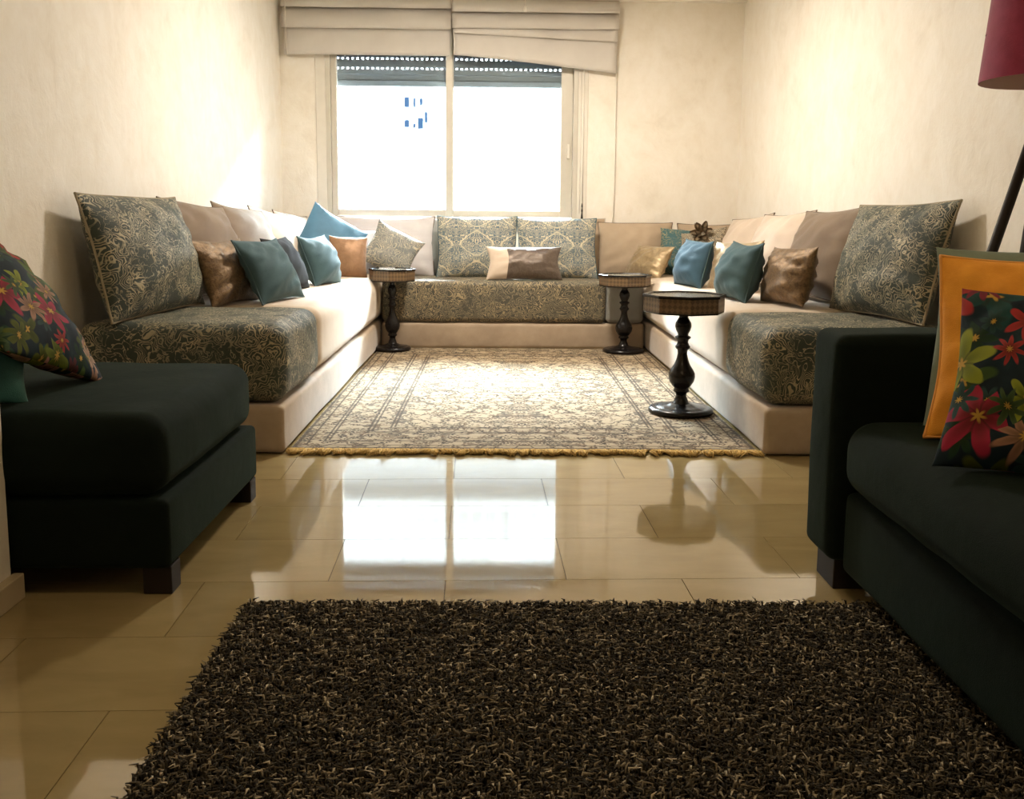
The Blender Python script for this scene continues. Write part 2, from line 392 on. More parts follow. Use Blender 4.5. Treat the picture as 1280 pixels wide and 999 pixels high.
# ------------------------------------------------------------------ cushions
def cushion_mesh(name, w_, h_, t_, pinch=.07, seed=0, N=26, crease=.5):
    rng = random.Random(seed); ph = [rng.random()*6.28 for _ in range(8)]
    verts, faces, uvs = [], [], []
    g = [math.sin(math.pi/2*(2*i/N-1)) for i in range(N+1)]
    def prof(u, v):
        e = max(0, (1-u*u))**.55*max(0, (1-v*v))**.55
        return t_/2*e*(1+.10*(-v))            # a little heavier towards the bottom
    idx = {}
    for s in (1, -1):
        for j, v in enumerate(g):
            for i, u in enumerate(g):
                if s == -1 and (i in (0, N) or j in (0, N)): continue
                px = 1-pinch*(1-v*v)**.8*(1+.25*math.sin(ph[0]+3*v)); py = 1-pinch*(1-u*u)**.8*(1+.25*math.sin(ph[1]+3*u))
                x = w_/2*u*px; y = h_/2*v*py
                z = s*prof(u, v)
                e = math.hypot(abs(u)**3, abs(v)**3)
                z += s*crease*.012*min(1, 2.5*(1-max(abs(u), abs(v))))*(math.sin(9*u*v+5*u+ph[2+(s > 0)])*math.sin(7*v-4*u+ph[4]) + e*1.2*math.sin(14*math.atan2(v, u)+ph[5]))*(w_/.45)
                idx[(s, i, j)] = len(verts); verts.append((x, y, z))
    def V(s, i, j): return idx.get((s, i, j), idx[(1, i, j)])
    for s in (1, -1):
        for j in range(N):
            for i in range(N):
                q = [V(s, i, j), V(s, i+1, j), V(s, i+1, j+1), V(s, i, j+1)]
                faces.append(q if s == 1 else q[::-1])
                uv = [(g[a]*w_/2+(0 if s == 1 else 1.37), g[b]*h_/2) for a, b in ((i, j), (i+1, j), (i+1, j+1), (i, j+1))]
                uvs.append(uv if s == 1 else uv[::-1])
    me = bpy.data.meshes.new(name); me.from_pydata(verts, [], faces)
    ul = me.uv_layers.new(name='UVMap')
    k = 0
    for f in uvs:
        for c in f: ul.data[k].uv = c; k += 1
    edge = [V(1, i, 0) for i in range(N)]+[V(1, N, j) for j in range(N)]+[V(1, N-i, N) for i in range(N)]+[V(1, 0, N-j) for j in range(N)]
    return me, [Vector(verts[i]) for i in edge]
def cushion(name, label, loc, yaw, lean, roll, w_, h_, t_, mat, pipe=None, group=None, pinch=.07, back=None, seed=0, split=None, crease=.5, pr=.004):
    me, edge = cushion_mesh(name, w_, h_, t_, pinch, seed, crease=crease)
    o = link(name, me, mat, None, True)
    if back or split:
        o.data.materials.append(MT[back or split[1]])
        nf = len(me.polygons)
        for i, p in enumerate(me.polygons):
            if back and i >= nf//2: p.material_index = 1
            if split and p.center.x < split[0]: p.material_index = 1
    B = Matrix(((1, 0, 0), (0, 0, -1), (0, 1, 0)))
    m = Matrix.Rotation(R(yaw), 3, 'Z') @ Matrix.Rotation(R(-lean), 3, 'X') @ B @ Matrix.Rotation(R(roll), 3, 'Z')
    o.rotation_euler = m.to_euler(); o.location = loc
    tag(o, label, 'cushion', group)
    if pipe:
        bm = bmesh.new(); n = len(edge); rings = []
        for i, p in enumerate(edge):
            d = (edge[(i+1) % n]-edge[i-1]).normalized(); a = Vector((0, 0, 1)); b = d.cross(a)
            rings.append([bm.verts.new(p+(a*math.cos(t)+b*math.sin(t))*pr) for t in [math.pi*2*k/5 for k in range(5)]])
        for i in range(n):
            q, s = rings[i], rings[(i+1) % n]
            for k in range(5): bm.faces.new((q[k], q[(k+1) % 5], s[(k+1) % 5], s[k]))
        from_bm('piping', bm, pipe, o, True)
    return o

# ------------------------------------------------------------------ room shell
XL, XR, YB, YN = -1.64, 1.845, 7.13, -2.6
PX, PY = -1.155, 2.12                       # end of the near stretch of the left wall
WX0, WX1, WZ0, WZ1 = -1.30, .605, .86, 2.42  # window opening
def wall(name, *a):
    return tag(box(name, *a, 'plaster'), kind='structure')
wall('wall_left', XL-.15, XL, PY, YB+.13, 0, CEIL)
wall('wall_left_near', XL-.15, PX, YN, PY, 0, CEIL)
wall('wall_right', XR, XR+.15, YN, YB+.13, 0, CEIL)
wall('wall_front', XL-.15, XR+.15, YN-.15, YN, 0, CEIL)
bm = bmesh.new()
bx(bm, XL, WX0, YB, YB+.13, 0, CEIL); bx(bm, WX1, XR, YB, YB+.13, 0, CEIL)
bx(bm, WX0, WX1, YB, YB+.13, 0, WZ0); bx(bm, WX0, WX1, YB, YB+.13, WZ1, CEIL)
tag(from_bm('wall_back', bm, 'plaster'), kind='structure')
tag(box('ceiling', XL-.15, XR+.15, YN-.15, YB+.13, CEIL, CEIL+.15, 'ceiling'), kind='structure')
tag(box('trim_1', XL, XR, YB-.06, YB, CEIL-.045, CEIL, 'ceiling'), kind='structure')
floor = tag(box('floor', XL-.15, XR+.15, YN-.15, YB+.13, -.12, -.004, 'grout'), kind='structure')
tag(box('baseboard_left', PX, PX+.026, YN, PY+.012, .0, .062, 'base', bev=.003), kind='structure')
tag(box('baseboard_right', XR-.012, XR, YN, 3.44, .0, .07, 'base', bev=.003), kind='structure')

# floor tiles: running bond, 607 x 304 mm, laid a little out of square with the walls
TH = .024; TW, TL = .6047, .3035; ct, st_ = math.cos(TH), math.sin(TH)
def clip(poly, x0, x1, y0, y1):
    for k, lim, sg in ((0, x0, 1), (0, x1, -1), (1, y0, 1), (1, y1, -1)):
        out = []
        for i, p in enumerate(poly):
            q = poly[i-1]; ip = sg*(p[k]-lim) >= 0; iq = sg*(q[k]-lim) >= 0
            if ip != iq:
                t = (lim-q[k])/(p[k]-q[k]); out.append((q[0]+(p[0]-q[0])*t, q[1]+(p[1]-q[1])*t))
            if ip: out.append(p)
        poly = out
        if len(poly) < 3: return []
    return poly
def tile_mesh(poly, c):
    bm = bmesh.new(); pts = [Vector((p[0]-c[0], p[1]-c[1], 0)) for p in poly]
    cen = sum(pts, Vector())/len(pts)
    lo = [bm.verts.new((p.x, p.y, -.005)) for p in pts]
    mid = [bm.verts.new((p.x, p.y, -.0007)) for p in pts]
    top = [bm.verts.new(p+(cen-p).normalized()*.0002) for p in pts]
    n = len(pts)
    for a, b in ((lo, mid), (mid, top)):
        for i in range(n): bm.faces.new((a[i], a[(i+1) % n], b[(i+1) % n], b[i]))
    bm.faces.new(top)
    me = bpy.data.meshes.new('tile'); bmesh.ops.recalc_face_normals(bm, faces=bm.faces[:]); bm.to_mesh(me); bm.free(); me.materials.append(MT['tile'])
    return me
full = None; GAP = .0016
for k in range(-16, 22):
    yy0 = 1.636+TL*k
    ph = -.677 if k % 2 else .236-TW
    for i in range(-6, 6):
        xx0 = ph+TW*i
        rect = [(xx0+GAP/2, yy0+GAP/2), (xx0+TW-GAP/2, yy0+GAP/2), (xx0+TW-GAP/2, yy0+TL-GAP/2), (xx0+GAP/2, yy0+TL-GAP/2)]
        wr = [(x*ct-y*st_, x*st_+y*ct) for x, y in rect]
        c = (sum(p[0] for p in wr)/4, sum(p[1] for p in wr)/4)
        for (a0, a1, b0, b1) in ((XL, XR, PY, YB), (PX, XR, YN, PY)):
            pl = clip(wr, a0, a1, b0, b1)
            if not pl: continue
            xs = [p[0] for p in pl]; ys = [p[1] for p in pl]
            if (max(xs)-min(xs))*(max(ys)-min(ys)) < .004: continue
            if all(min(abs(p[0]-q[0])+abs(p[1]-q[1]) for q in wr) < 1e-6 for p in pl) and len(pl) == 4:
                if full is None: full = tile_mesh(wr, c)
                me = full
            else: me = tile_mesh(pl, c)
            t = bpy.data.objects.new('tile', me); COL.objects.link(t); t.location = (c[0], c[1], 0); t.parent = floor

# ------------------------------------------------------------------ window
win = tag(empty('window_1', (0, 0, 0)), kind='structure')
bm = bmesh.new()
fy0, fy1 = YB-.012, YB+.10
bx(bm, WX0, WX0+.035, fy0, fy1, WZ0, WZ1, .003); bx(bm, WX1-.035, WX1, fy0, fy1, WZ0, WZ1, .003)
bx(bm, WX0+.035, WX1-.035, fy0, fy1, WZ0, WZ0+.05, .003); bx(bm, WX0+.035, WX1-.035, fy0, fy1, WZ1-.05, WZ1, .003)
from_bm('window_frame', bm, 'alu', win)
def sash(x0, x1, y0, y1, z0, z1, sw0, sw1):
    bm = bmesh.new()
    bx(bm, x0, x0+sw0, y0, y1, z0, z1, .004); bx(bm, x1-sw1, x1, y0, y1, z0, z1, .004)
    bx(bm, x0+sw0, x1-sw1, y0, y1, z0, z0+.05, .004); bx(bm, x0+sw0, x1-sw1, y0, y1, z1-.05, z1, .004)
    o = from_bm('sash', bm, 'alu', win)
    box('pane', x0+sw0-.004, x1-sw1+.004, (y0+y1)/2-.003, (y0+y1)/2+.003, z0+.046, z1-.046, 'glass', o)
    return o
sash(WX0+.036, -.345, YB+.008, YB+.040, WZ0+.052, WZ1-.052, .045, .052)
s2 = sash(-.392, WX1-.036, YB+.044, YB+.076, WZ0+.052, WZ1-.052, .052, .09)
box('latch', .528, .548, YB+.018, YB+.043, 1.36, 1.47, 'sill', s2, .004)
# surround that laps on to the wall
bm = bmesh.new()
bx(bm, WX0-.075, WX0, YB-.010, YB, WZ0-.06, WZ1+.06, .003); bx(bm, WX1, WX1+.075, YB-.010, YB, WZ0-.06, WZ1+.06, .003)
bx(bm, WX0, WX1, YB-.010, YB, WZ1, WZ1+.06, .003)
from_bm('window_trim', bm, 'sill', win)
box('window_sill', WX0-.08, WX1+.08, YB-.035, YB, WZ0-.035, WZ0-.001, 'sill', win, .004)
# roller shutter let down over the top of the opening, light slots between its slats
ys0, ys1 = YB+.098, YB+.112
zs = [1.895, 1.965, 2.065, 2.125, 2.185]
for i, (a, b) in enumerate(((1.893, 1.938), (1.939, 1.980), (1.981, 2.022), (2.036, 2.094), (2.108, 2.17), (2.171, 2.44))):
    box('shutter_slat', WX0+.005, WX1-.005, ys0-(.008 if i == 0 else 0), ys1, a, b, 'shutter', win, .003)
for zz0, zz1 in ((2.022, 2.036), (2.094, 2.108)):
    bm = bmesh.new(); n = 50; p = (WX1-WX0-.02)/n
    for k in range(n): bx(bm, WX0+.01+k*p, WX0+.01+k*p+p*.52, ys0+.002, ys1-.002, zz0, zz1)
    tag(from_bm('slat_link', bm, 'shutter', win), kind='stuff')

# strap of the shutter and the cord loop on the right of the window
c = tag(empty('shutter_cord', (.645, YB-.03, 0)), 'thin white cord with black tassel hanging right of the window', 'cord')
tube('cord', [(0, 0, 2.12), (0, 0, 1.02)], .004, 'cord', c, 6)
tube('cord', [(-.02, .012, 2.12), (-.02, .012, .95)], .003, 'cord', c, 6)
lathe('tassel', [(.002, .86), (.010, .868), (.009, .91), (.004, .95), (.007, .965), (.003, .985), (.006, 1.0), (.002, 1.02)], 'black', c, 10)
c = tag(empty('blind_chain', (.87, YB-.02, 0)), 'thin white looped cord on the wall beside the window', 'cord')
tube('cord', [(.015, 0, 2.3), (.02, 0, 1.5), (.02, 0, 1.1), (.012, -.002, .9), (-.01, -.004, .81), (-.045, -.006, .77), (-.075, -.006, .765), (-.09, -.004, .80), (-.1, 0, .87)], .0045, 'cord', c, 6)

# roman blinds
def blind(label, x0, x1, zl, zr, bead=None, zu=2.305):
    cx_ = (x0+x1)/2; root = tag(empty('roman_blind', (cx_, YB-.05, 0)), label, 'blind', 'roman blinds over the window')
    hw = (x1-x0)/2-.002
    def fold(name, fz, fy, th=.006, nx=28, inset=0):
        """hanging pleat: fz(t) lower edge, profile bulging to the room"""
        bm = bmesh.new(); prof = 8; g = []
        for s in (0, 1):
            rows = []
            for i in range(nx+1):
                t = i/nx; x = (-hw+inset)+2*(hw-inset)*t; zb, zt = fz(t); col = []
                for j in range(prof+1):
                    q = j/prof
                    y = -fy*math.sin(math.pi*(1-q)*.62)-.003*math.sin(9*t+4*q+fy*90)-(.006*math.sin(14*t)*(1-q))
                    col.append(bm.verts.new((x, y+(th if s else 0), zb+(zt-zb)*q)))
                rows.append(col)
            g.append(rows)
        A, B = g
        for i in range(nx):
            for j in range(prof):
                bm.faces.new((A[i][j], A[i+1][j], A[i+1][j+1], A[i][j+1])); bm.faces.new((B[i][j], B[i][j+1], B[i+1][j+1], B[i+1][j]))
            bm.faces.new((A[i][0], B[i][0], B[i+1][0], A[i+1][0])); bm.faces.new((A[i][prof], A[i+1][prof], B[i+1][prof], B[i][prof]))
        for i in (0, nx):
            for j in range(prof): bm.faces.new((A[i][j], A[i][j+1], B[i][j+1], B[i][j]))
        return from_bm(name, bm, 'linen', root, True)
    low = lambda t: zl+(zr-zl)*(t if zl == zr else (t**1.15))
    mid = lambda t: zu-.028-(.055*t if zl != zr else 0)
    fold('lower_panel', lambda t: (low(t), mid(t)+.06), .018, inset=.012)
    if zl != zr: fold('middle_panel', lambda t: (mid(t)-.004, zu+.05), .030, inset=.008)
    fold('fold_panel', lambda t: (zu-.03*(zl == zr)-.0, zu+.13), .045)
    fold('upper_panel', lambda t: (zu+.115, zu+.215), .058)
    # weighted hem bar
    bm = bmesh.new(); tube_bm(bm, [(-hw+.014+2*(hw-.014)*i/16, .004, low(i/16)+.008) for i in range(17)], .008, 6)
    from_bm('hem_bar', bm, 'linen', root, True)
    box('head_rail', -hw, hw, .012, .046, zu+.20, zu+.245, 'sill', root)
    return root
b1 = blind('left grey linen roman blind hanging level above the window', -1.605, -.352, 2.100, 2.100, zu=2.315)
tube('pull_cord', [(-.585, -.075, 2.52), (-.585, -.068, 2.30), (-.585, -.03, 2.08)], .003, 'cord', b1, 6)
b2 = blind('right grey linen roman blind with hem sagging down to the right', -.348, .895, 2.108, 1.985, zu=2.295)
tube('pull_cord', [(-.606, -.06, 2.26), (-.600, -.055, 2.19), (-.606, -.04, 2.11)], .0045, 'cord', b2, 6)
k = tube('pull_cord', [(-.08, -.085, 2.54), (-.08, -.085, 2.44)], .003, 'cord', b2, 6)
kb = lathe('cord_bead', [(.002, 2.402), (.013, 2.410), (.016, 2.425), (.011, 2.44), (.004, 2.450)], 'cord', k, 12)
kb.location = (-.08, -.085, 0)

# ------------------------------------------------------------------ street outside
house = tag(empty('apartment_building', (0, 27, 0)), 'white apartment building across the street seen through the window', 'building')
box('facade', -26, 26, 0, 4, -9, 11, 'facade', house)
for (z0_, hgt) in ((7.4, 1.2), ):
    bk = box('balcony_slab', -14, 12, -1.5, 0, z0_-.25, z0_, 'facade2', house)
    bm = bmesh.new()
    for i in range(66): bx(bm, -13.95+i*.4, -13.91+i*.4, -1.46, -1.42, z0_, z0_+hgt)
    bx(bm, -14, 12, -1.47, -1.41, z0_+hgt, z0_+hgt+.06)
    tag(from_bm('railing', bm, 'rail', bk), kind='stuff')
    for x in (-11, -6.5, -1.5, 3.5, 8.5): box('balcony_door', x, x+1.8, -.05, 0, z0_, z0_+2.2, 'facade2', house)
for x, z, w_, h_ in ((-2.68, 3.98, .13, .28), (-2.42, 3.98, .05, .26), (-2.24, 4.03, .07, .2), (-2.68, 3.42, .13, .2), (-2.43, 3.40, .06, .12), (-2.30, 3.38, .15, .30), (-2.10, 3.55, .07, .3)):
    p = box('window', x-.02, x+w_+.02, -.06, 0, z-.02, z+h_+.02, 'facade', house)
    box('pane', x, x+w_, -.065, -.061, z, z+h_, 'darkpane', p)
tag(box('terrain_street', -60, 60, YB+.4, 70, -9.3, -9.0, 'street'), kind='structure')

# ------------------------------------------------------------------ corner sofas
def side_sofa(label, sx, x_front, x_back, y0, y_split, seat):
    root = tag(empty('banquette_sofa', ((x_front+x_back)/2, (y0+YB)/2, 0)), label, 'sofa', None)
    cx_, cy_ = root.location.x, root.location.y
    xa, xb = sorted((x_front, x_back)); xa -= cx_; xb -= cx_
    soft_box('plinth', xa, xb, y0-cy_, YB-.02-cy_, .005, .19, .022, 'beige', root, (.006, .006, 0), 3, 10, .0025, 3)
    soft_box('mattress', xa, xb, y_split+.001-cy_, YB-.02-cy_, .193, seat, .075, 'beige' if 0 else 'sand2', root, (.016, 0, .012), 5, 14, .003, 5)
    soft_box('mattress_end', xa-.003, xb+.003, y0+.012-cy_, y_split-.001-cy_, .193, seat+.002, .07, 'brocade3', root, (.014, .014, .006), 5, 10, .003, 9)
    return root
side_sofa('long sofa along left wall with green brocade on its near end', 1, -.815, XL+.035, 3.47, 4.2, .50)
side_sofa('long sofa along right wall with green brocade on its near end', -1, 1.04, XR-.035, 3.47, 4.14, .50)
bs = tag(empty('banquette_sofa', (.11, 6.73, 0)), 'short sofa under the window with bronze brocade mattress cover', 'sofa')
soft_box('plinth', -.11-.80, .915, 6.335-6.73, .38, .005, .185, .02, 'beige', bs, (0, .006, 0), 3, 10, .002, 4)
soft_box('mattress', -.11-.795, .645, 6.325-6.73, .38, .188, .475, .035, 'brocadeb', bs, (0, .008, .008), 4, 14, .002, 6)
soft_box('mattress_end', .647, .905, 6.325-6.73, .38, .188, .475, .035, 'grey', bs, (.003, .006, .006), 4, 8, .002, 8)

# back cushions and scatter cushions
G = {'LB': 'back cushions along the left wall', 'LS': 'small cushions on the left sofa', 'BB': 'back cushions under the window',
     'RS': 'small cushions on the right sofa', 'RB': 'back cushions along the right wall', 'C': 'corner cushions', 'A': 'cushions on the green seats'}
C_ = cushion
C_('cushion', 'big green brocade cushion at the near end of the left sofa', (-1.462, 3.87, .748), 84, 14, 0, .82, .50, .25, 'brocade', 'piping', G['LB'], .045, seed=1, pr=.005)
C_('cushion', 'taupe velvet back cushion right behind the big left brocade cushion', (-1.455, 4.66, .742), 85, 18, -3, .76, .49, .22, 'taupe', 'brownpipe', G['LB'], .07, back='brocade', seed=2)
C_('cushion', 'taupe back cushion second beyond the big left brocade cushion', (-1.445, 5.42, .738), 84, 18, -4, .73, .47, .22, 'taupe', 'brownpipe', G['LB'], .07, back='brocade', seed=3)
C_('cushion', 'sand beige back cushion third beyond the big left brocade cushion', (-1.435, 6.08, .730), 84, 18, -5, .68, .45, .2, 'sand', 'brownpipe', G['LB'], .07, back='brocade', seed=4)
C_('cushion', 'pale cream back cushion fourth beyond the big left brocade cushion', (-1.42, 6.62, .722), 80, 18, -5, .58, .43, .18, 'cream', 'brownpipe', G['LB'], .07, back='brocade', seed=5)
C_('cushion', 'pale cushion tucked in the left corner by the window wall', (-1.33, 6.93, .70), 20, 12, 0, .46, .42, .14, 'lav', 'lightpipe', G['BB'], .06, seed=6)
C_('cushion', 'crushed bronze satin cushion before the taupe left back cushion', (-1.275, 4.36, 0.648), 74, 20, 0, 0.42, 0.325, 0.16, 'bronze', None, G['LS'], .09, seed=7, crease=1.2)
C_('cushion', 'larger teal cushion on the left sofa beside the bronze one', (-1.1, 4.47, 0.65), 76, 27, 0, 0.435, 0.33, 0.17, 'teal', 'tealpipe', G['LS'], .10, seed=8, crease=.9)
C_('cushion', 'dark brown cushion half hidden between two teal cushions', (-1.15, 5.03, 0.65), 84, 25, 0, 0.41, 0.32, 0.15, 'dark', None, G['LS'], .09, seed=9)
C_('cushion', 'smaller teal cushion farther along the left sofa', (-1.055, 5.5, 0.648), 78, 20, 0, 0.4, 0.31, 0.19, 'teal', 'tealpipe', G['LS'], .11, seed=10, crease=.9)
C_('cushion', 'bright blue satin cushion standing on its corner in left corner', (-1.16, 6.38, .725), 30, 16, -33, .43, .43, .15, 'blue', None, G['C'], .08, seed=11)
C_('cushion', 'copper brown square cushion in front of the blue one', (-1.0, 6.21, .635), 18, 14, -3, .26, .29, .13, 'copper', None, G['C'], .08, seed=12)
C_('cushion', 'white cushion behind the copper and silver scroll cushions', (-.93, 6.68, .650), 6, 18, -2, .40, .34, .13, 'lav', None, G['BB'], .08, seed=13)
C_('cushion', 'silver scroll patterned cushion tilted on a corner, left end of window sofa', (-.745, 6.53, .668), 12, 20, -29, .37, .34, .14, 'scroll', None, G['C'], .10, seed=14)
C_('cushion', 'pale satin long back cushion at the left under the window', (-.835, 6.87, .690), 2, 17, 0, .74, .46, .17, 'lav', 'brownpipe', G['BB'], .05, seed=15)
C_('cushion', 'silver grey back cushion peeking out behind left damask cushion', (-.36, 6.92, .680), 0, 13, 0, .46, .45, .12, 'grey', None, G['BB'], .03, seed=16)
C_('cushion', 'left blue and gold damask cushion under the window', (-.148, 6.72, .695), 0, 19, 0, .585, .47, .18, 'damask', 'tealpipe', G['BB'], .055, seed=17)
C_('cushion', 'right blue and gold damask cushion under the window', (.432, 6.73, .690), 0, 19, 0, .590, .46, .18, 'damask', 'tealpipe', G['BB'], .055, seed=18)
C_('cushion', 'silver grey back cushion peeking out behind right damask cushion', (.56, 6.93, .685), 0, 13, 0, .50, .455, .12, 'sand', 'lightpipe', G['BB'], .03, seed=19)
C_('cushion', 'plain sand back cushion right of the two damask cushions', (1.03, 6.89, .672), -2, 14, 0, .56, .43, .17, 'sand', 'brownpipe', G['BB'], .045, seed=20)
C_('cushion', 'cream and brown two-tone lumbar cushion before the damask cushions', (.187, 6.42, .595), 2, 24, 0, .535, .25, .14, 'brown', None, G['BB'], .09, seed=21, split=(-.115, 'cream'))
C_('cushion', 'gold satin cushion leaning at right end of the window sofa', (1.085, 6.60, .600), -62, 30, 0, .42, .27, .16, 'gold', None, G['C'], .07, seed=22, crease=1.1)
C_('cushion', 'teal cushion with gold brocade lower half in the right corner', (1.36, 6.72, .665), -18, 20, -2, .38, .37, .14, 'tealgold', None, G['C'], .08, seed=23)
C_('cushion', 'blue teal cushion nearer the right corner on right sofa', (1.194, 5.6, 0.642), -78, 14, -1, 0.4, 0.295, 0.2, 'bluet', 'tealpipe', G['RS'], .11, seed=24, crease=.9)
C_('cushion', 'light gold satin cushion between the two right teal cushions', (1.36, 5.26, .645), -68, 14, 3, .44, .30, .15, 'gold', None, G['RS'], .09, seed=25, crease=1)
C_('cushion', 'green teal cushion beside the bronze one on right sofa', (1.24, 4.7, 0.648), -83, 16, 0, 0.4, 0.31, 0.2, 'teal', 'tealpipe', G['RS'], .11, seed=26, crease=.9)
C_('cushion', 'crushed bronze satin cushion before the taupe right back cushion', (1.41, 4.44, 0.645), -80, 14, 2, 0.43, 0.29, 0.18, 'bronze', None, G['RS'], .09, seed=27, crease=1.2)
C_('cushion', 'big green brocade cushion at the near end of the right sofa', (1.675, 3.92, .748), -84, 15, 1, .78, .50, .24, 'brocade', 'piping', G['RB'], .045, seed=28, pr=.005)
C_('cushion', 'taupe velvet back cushion beside the big right brocade cushion', (1.655, 4.66, .742), -85, 17, 2, .74, .48, .22, 'taupe', 'brownpipe', G['RB'], .07, back='brocade', seed=29)
C_('cushion', 'cream back cushion second beyond the big right brocade cushion', (1.645, 5.42, .735), -85, 18, 2, .74, .46, .22, 'cream', 'brownpipe', G['RB'], .07, back='brocade', seed=30)
C_('cushion', 'pinkish cream back cushion third beyond the right brocade cushion', (1.635, 6.14, .722), -84, 18, 4, .70, .44, .2, 'cream', 'brownpipe', G['RB'], .07, back='brocade', seed=31)
C_('cushion', 'sand back cushion deep in the right corner', (1.58, 6.93, .68), -12, 13, 0, .46, .40, .14, 'sand', 'brownpipe', G['BB'], .06, seed=32)

# fabric rosette cushion in the right corner
fl = C_('cushion', 'gold scroll cushion with fabric flower in the right corner', (1.44, 6.44, .675), -35, 24, 10, .34, .36, .13, 'scroll2', None, G['C'], .09, seed=33)
for ring, (cnt, ln, wd, tilt) in enumerate(((6, .085, .05, 35), (5, .06, .04, 60))):
    for k in range(cnt):
        a = 2*math.pi*k/cnt+ring*.5
        bm = bmesh.new(); rows = []
        for i in range(6):
            t = i/5; ww = wd*math.sin(math.pi*(.12+.80*t))*.5; rr = .012+ln*t*math.cos(R(tilt)); zz = ln*t*math.sin(R(tilt))-.02*t*t
            rows.append([bm.verts.new((rr, s*ww, zz+abs(s)*.012*t)) for s in (-1, 0, 1)])
        for i in range(5):
            for j in range(2): bm.faces.new((rows[i][j], rows[i+1][j], rows[i+1][j+1], rows[i][j+1]))
        bmesh.ops.solidify(bm, geom=bm.faces[:], thickness=.004)
        p = from_bm('petal', bm, 'petalcloth', fl, True); p.rotation_euler = (0, 0, a); p.location = (.01, .13, .045)

# ------------------------------------------------------------------ dark green seats
ch = tag(empty('chaise_seat', (-1.2, 2.5, 0)), 'dark green velvet seat at the left beside the near wall end', 'seat')
soft_box('seat_cushion', XL+.01+1.2, -.792+1.2, 2.128-2.5, 2.955-2.5, .242, .445, .06, 'velvet', ch, (.012, .012, .016), 6, 14, .002, 2)
soft_box('base', XL+.01+1.2, -.782+1.2, 2.132-2.5, 2.95-2.5, .068, .240, .018, 'velvet', ch, (.004, .004, 0), 3, 8)
for x, y in ((-.855, 2.15), (-.855, 2.87), (-1.60, 2.15), (-1.60, 2.87)):
    box('leg', x+1.2, x+.07+1.2, y-2.5, y+.065-2.5, 0, .07, 'wood', ch, .003)
C_('cushion', 'floral print cushion tipped over on the left green seat', (-1.305, 2.44, 0.7), 103, 41, -27, 0.47, 0.545, 0.17, 'floral', None, G['A'], .03, seed=41, crease=.8)
C_('cushion', 'small sea green cushion at the foot of the tipped floral cushion', (-1.335, 2.25, 0.575), 20, 22, 0, 0.34, 0.28, 0.11, 'mintteal', None, G['A'], .08, seed=42)

so = tag(empty('green_sofa', (1.3, 1.2, 0)), 'dark green velvet sofa with broad arm at the right', 'sofa')
ox, oy = 1.3, 1.2
soft_box('arm', .818-ox, 1.74-ox, 2.165-oy, 2.345-oy, .075, .645, .03, 'velvet', so, (.006, .008, .004), 4, 8, .0015, 3)
soft_box('base', .852-ox, 1.74-ox, .1-oy, 2.162-oy, .06, .262, .02, 'velvet', so, (.008, 0, 0), 3, 10, .002, 4)
soft_box('seat_cushion', .832-ox, 1.55-ox, .1-oy, 2.16-oy, .265, .445, .065, 'velvet', so, (.022, .004, .022), 6, 22, .003, 5)
soft_box('backrest', 1.555-ox, 1.80-ox, .1-oy, 2.16-oy, .265, .80, .06, 'velvet', so, (.02, 0, .01), 5, 12, .003, 6)
for y in (2.19, .15):
    for x in (.845, 1.64): box('leg', x-ox, x+.085-ox, y-oy, y+.12-oy, 0, .08, 'wood', so, .003)
C_('cushion', 'mint cotton cushion behind the orange one on green sofa', (1.258, 1.985, .653), -27, 17, 0, 0.56, 0.425, 0.11, 'mint', None, G['A'], .05, seed=43)
C_('cushion', 'orange velvet cushion propped on the green sofa behind floral cushion', (1.2, 1.865, 0.646), -29, 20, 0, 0.545, 0.412, 0.14, 'orange', 'orangepipe', G['A'], .06, seed=44, crease=1.0)
C_('cushion', 'floral print cushion leaning before orange cushion on the green sofa', (1.075, 1.638, 0.618), -36, 30, 0, 0.463, 0.38, 0.15, 'floral', None, G['A'], .06, seed=45, crease=.9)

# ------------------------------------------------------------------ pedestal tables
def make_table(label):
    root = tag(empty('pedestal_table'), label, 'table', 'octagonal pedestal tables')
    def octo(r, z): return [(r*math.cos(R(45*k-2)), r*math.sin(R(45*k-2)), z) for k in range(8)]
    def prism(name, lst, mat, cap=True):
        bm = bmesh.new(); rs = [[bm.verts.new(p) for p in octo(r, z)] for r, z in lst]
        for q, s in zip(rs, rs[1:]):
            for k in range(8): bm.faces.new((q[k], q[(k+1) % 8], s[(k+1) % 8], s[k]))
        if cap: bm.faces.new(rs[0][::-1]); bm.faces.new(rs[-1])
        return from_bm(name, bm, mat, root)
    prism('apron', [(.183, .480), (.187, .482), (.187, .545)], 'inlay')
    prism('top_rim', [(.187, .545), (.193, .546), (.194, .556), (.191, .559), (.178, .558), (.174, .552), (.174, .546)], 'lacquer', True)
    prism('top_inset', [(.1735, .5465), (.1735, .552)], 'tabletop')
    prism('under_rim', [(.16, .472), (.185, .474), (.187, .4805), (.16, .4805)], 'lacquer')
    lathe('stem', [(.05, .472), (.024, .462), (.020, .452), (.027, .440), (.036, .425), (.038, .408), (.033, .390), (.025, .374), (.024, .366), (.036, .360), (.037, .354),
                   (.028, .347), (.024, .335), (.030, .320), (.035, .315), (.033, .306), (.024, .298), (.022, .280), (.027, .255), (.036, .230), (.050, .208), (.060, .190),
                   (.062, .172), (.057, .150), (.044, .130), (.033, .118), (.036, .110), (.038, .103), (.026, .095), (.024, .080), (.030, .066), (.036, .050), (.05, .040)][::-1], 'lacquer', root, 28)
    lathe('foot', [(.140, 0), (.150, .004), (.151, .016), (.145, .025), (.128, .029), (.118, .0265), (.112, .031), (.085, .034), (.060, .040), (.048, .046)], 'lacquer', root, 40)
    return root
def copy_tree(o, parent=None):
    c = o.copy(); COL.objects.link(c)
    if parent: c.parent = parent
    for ch_ in [x for x in bpy.data.objects if x.parent == o]: copy_tree(ch_, c)
    return c
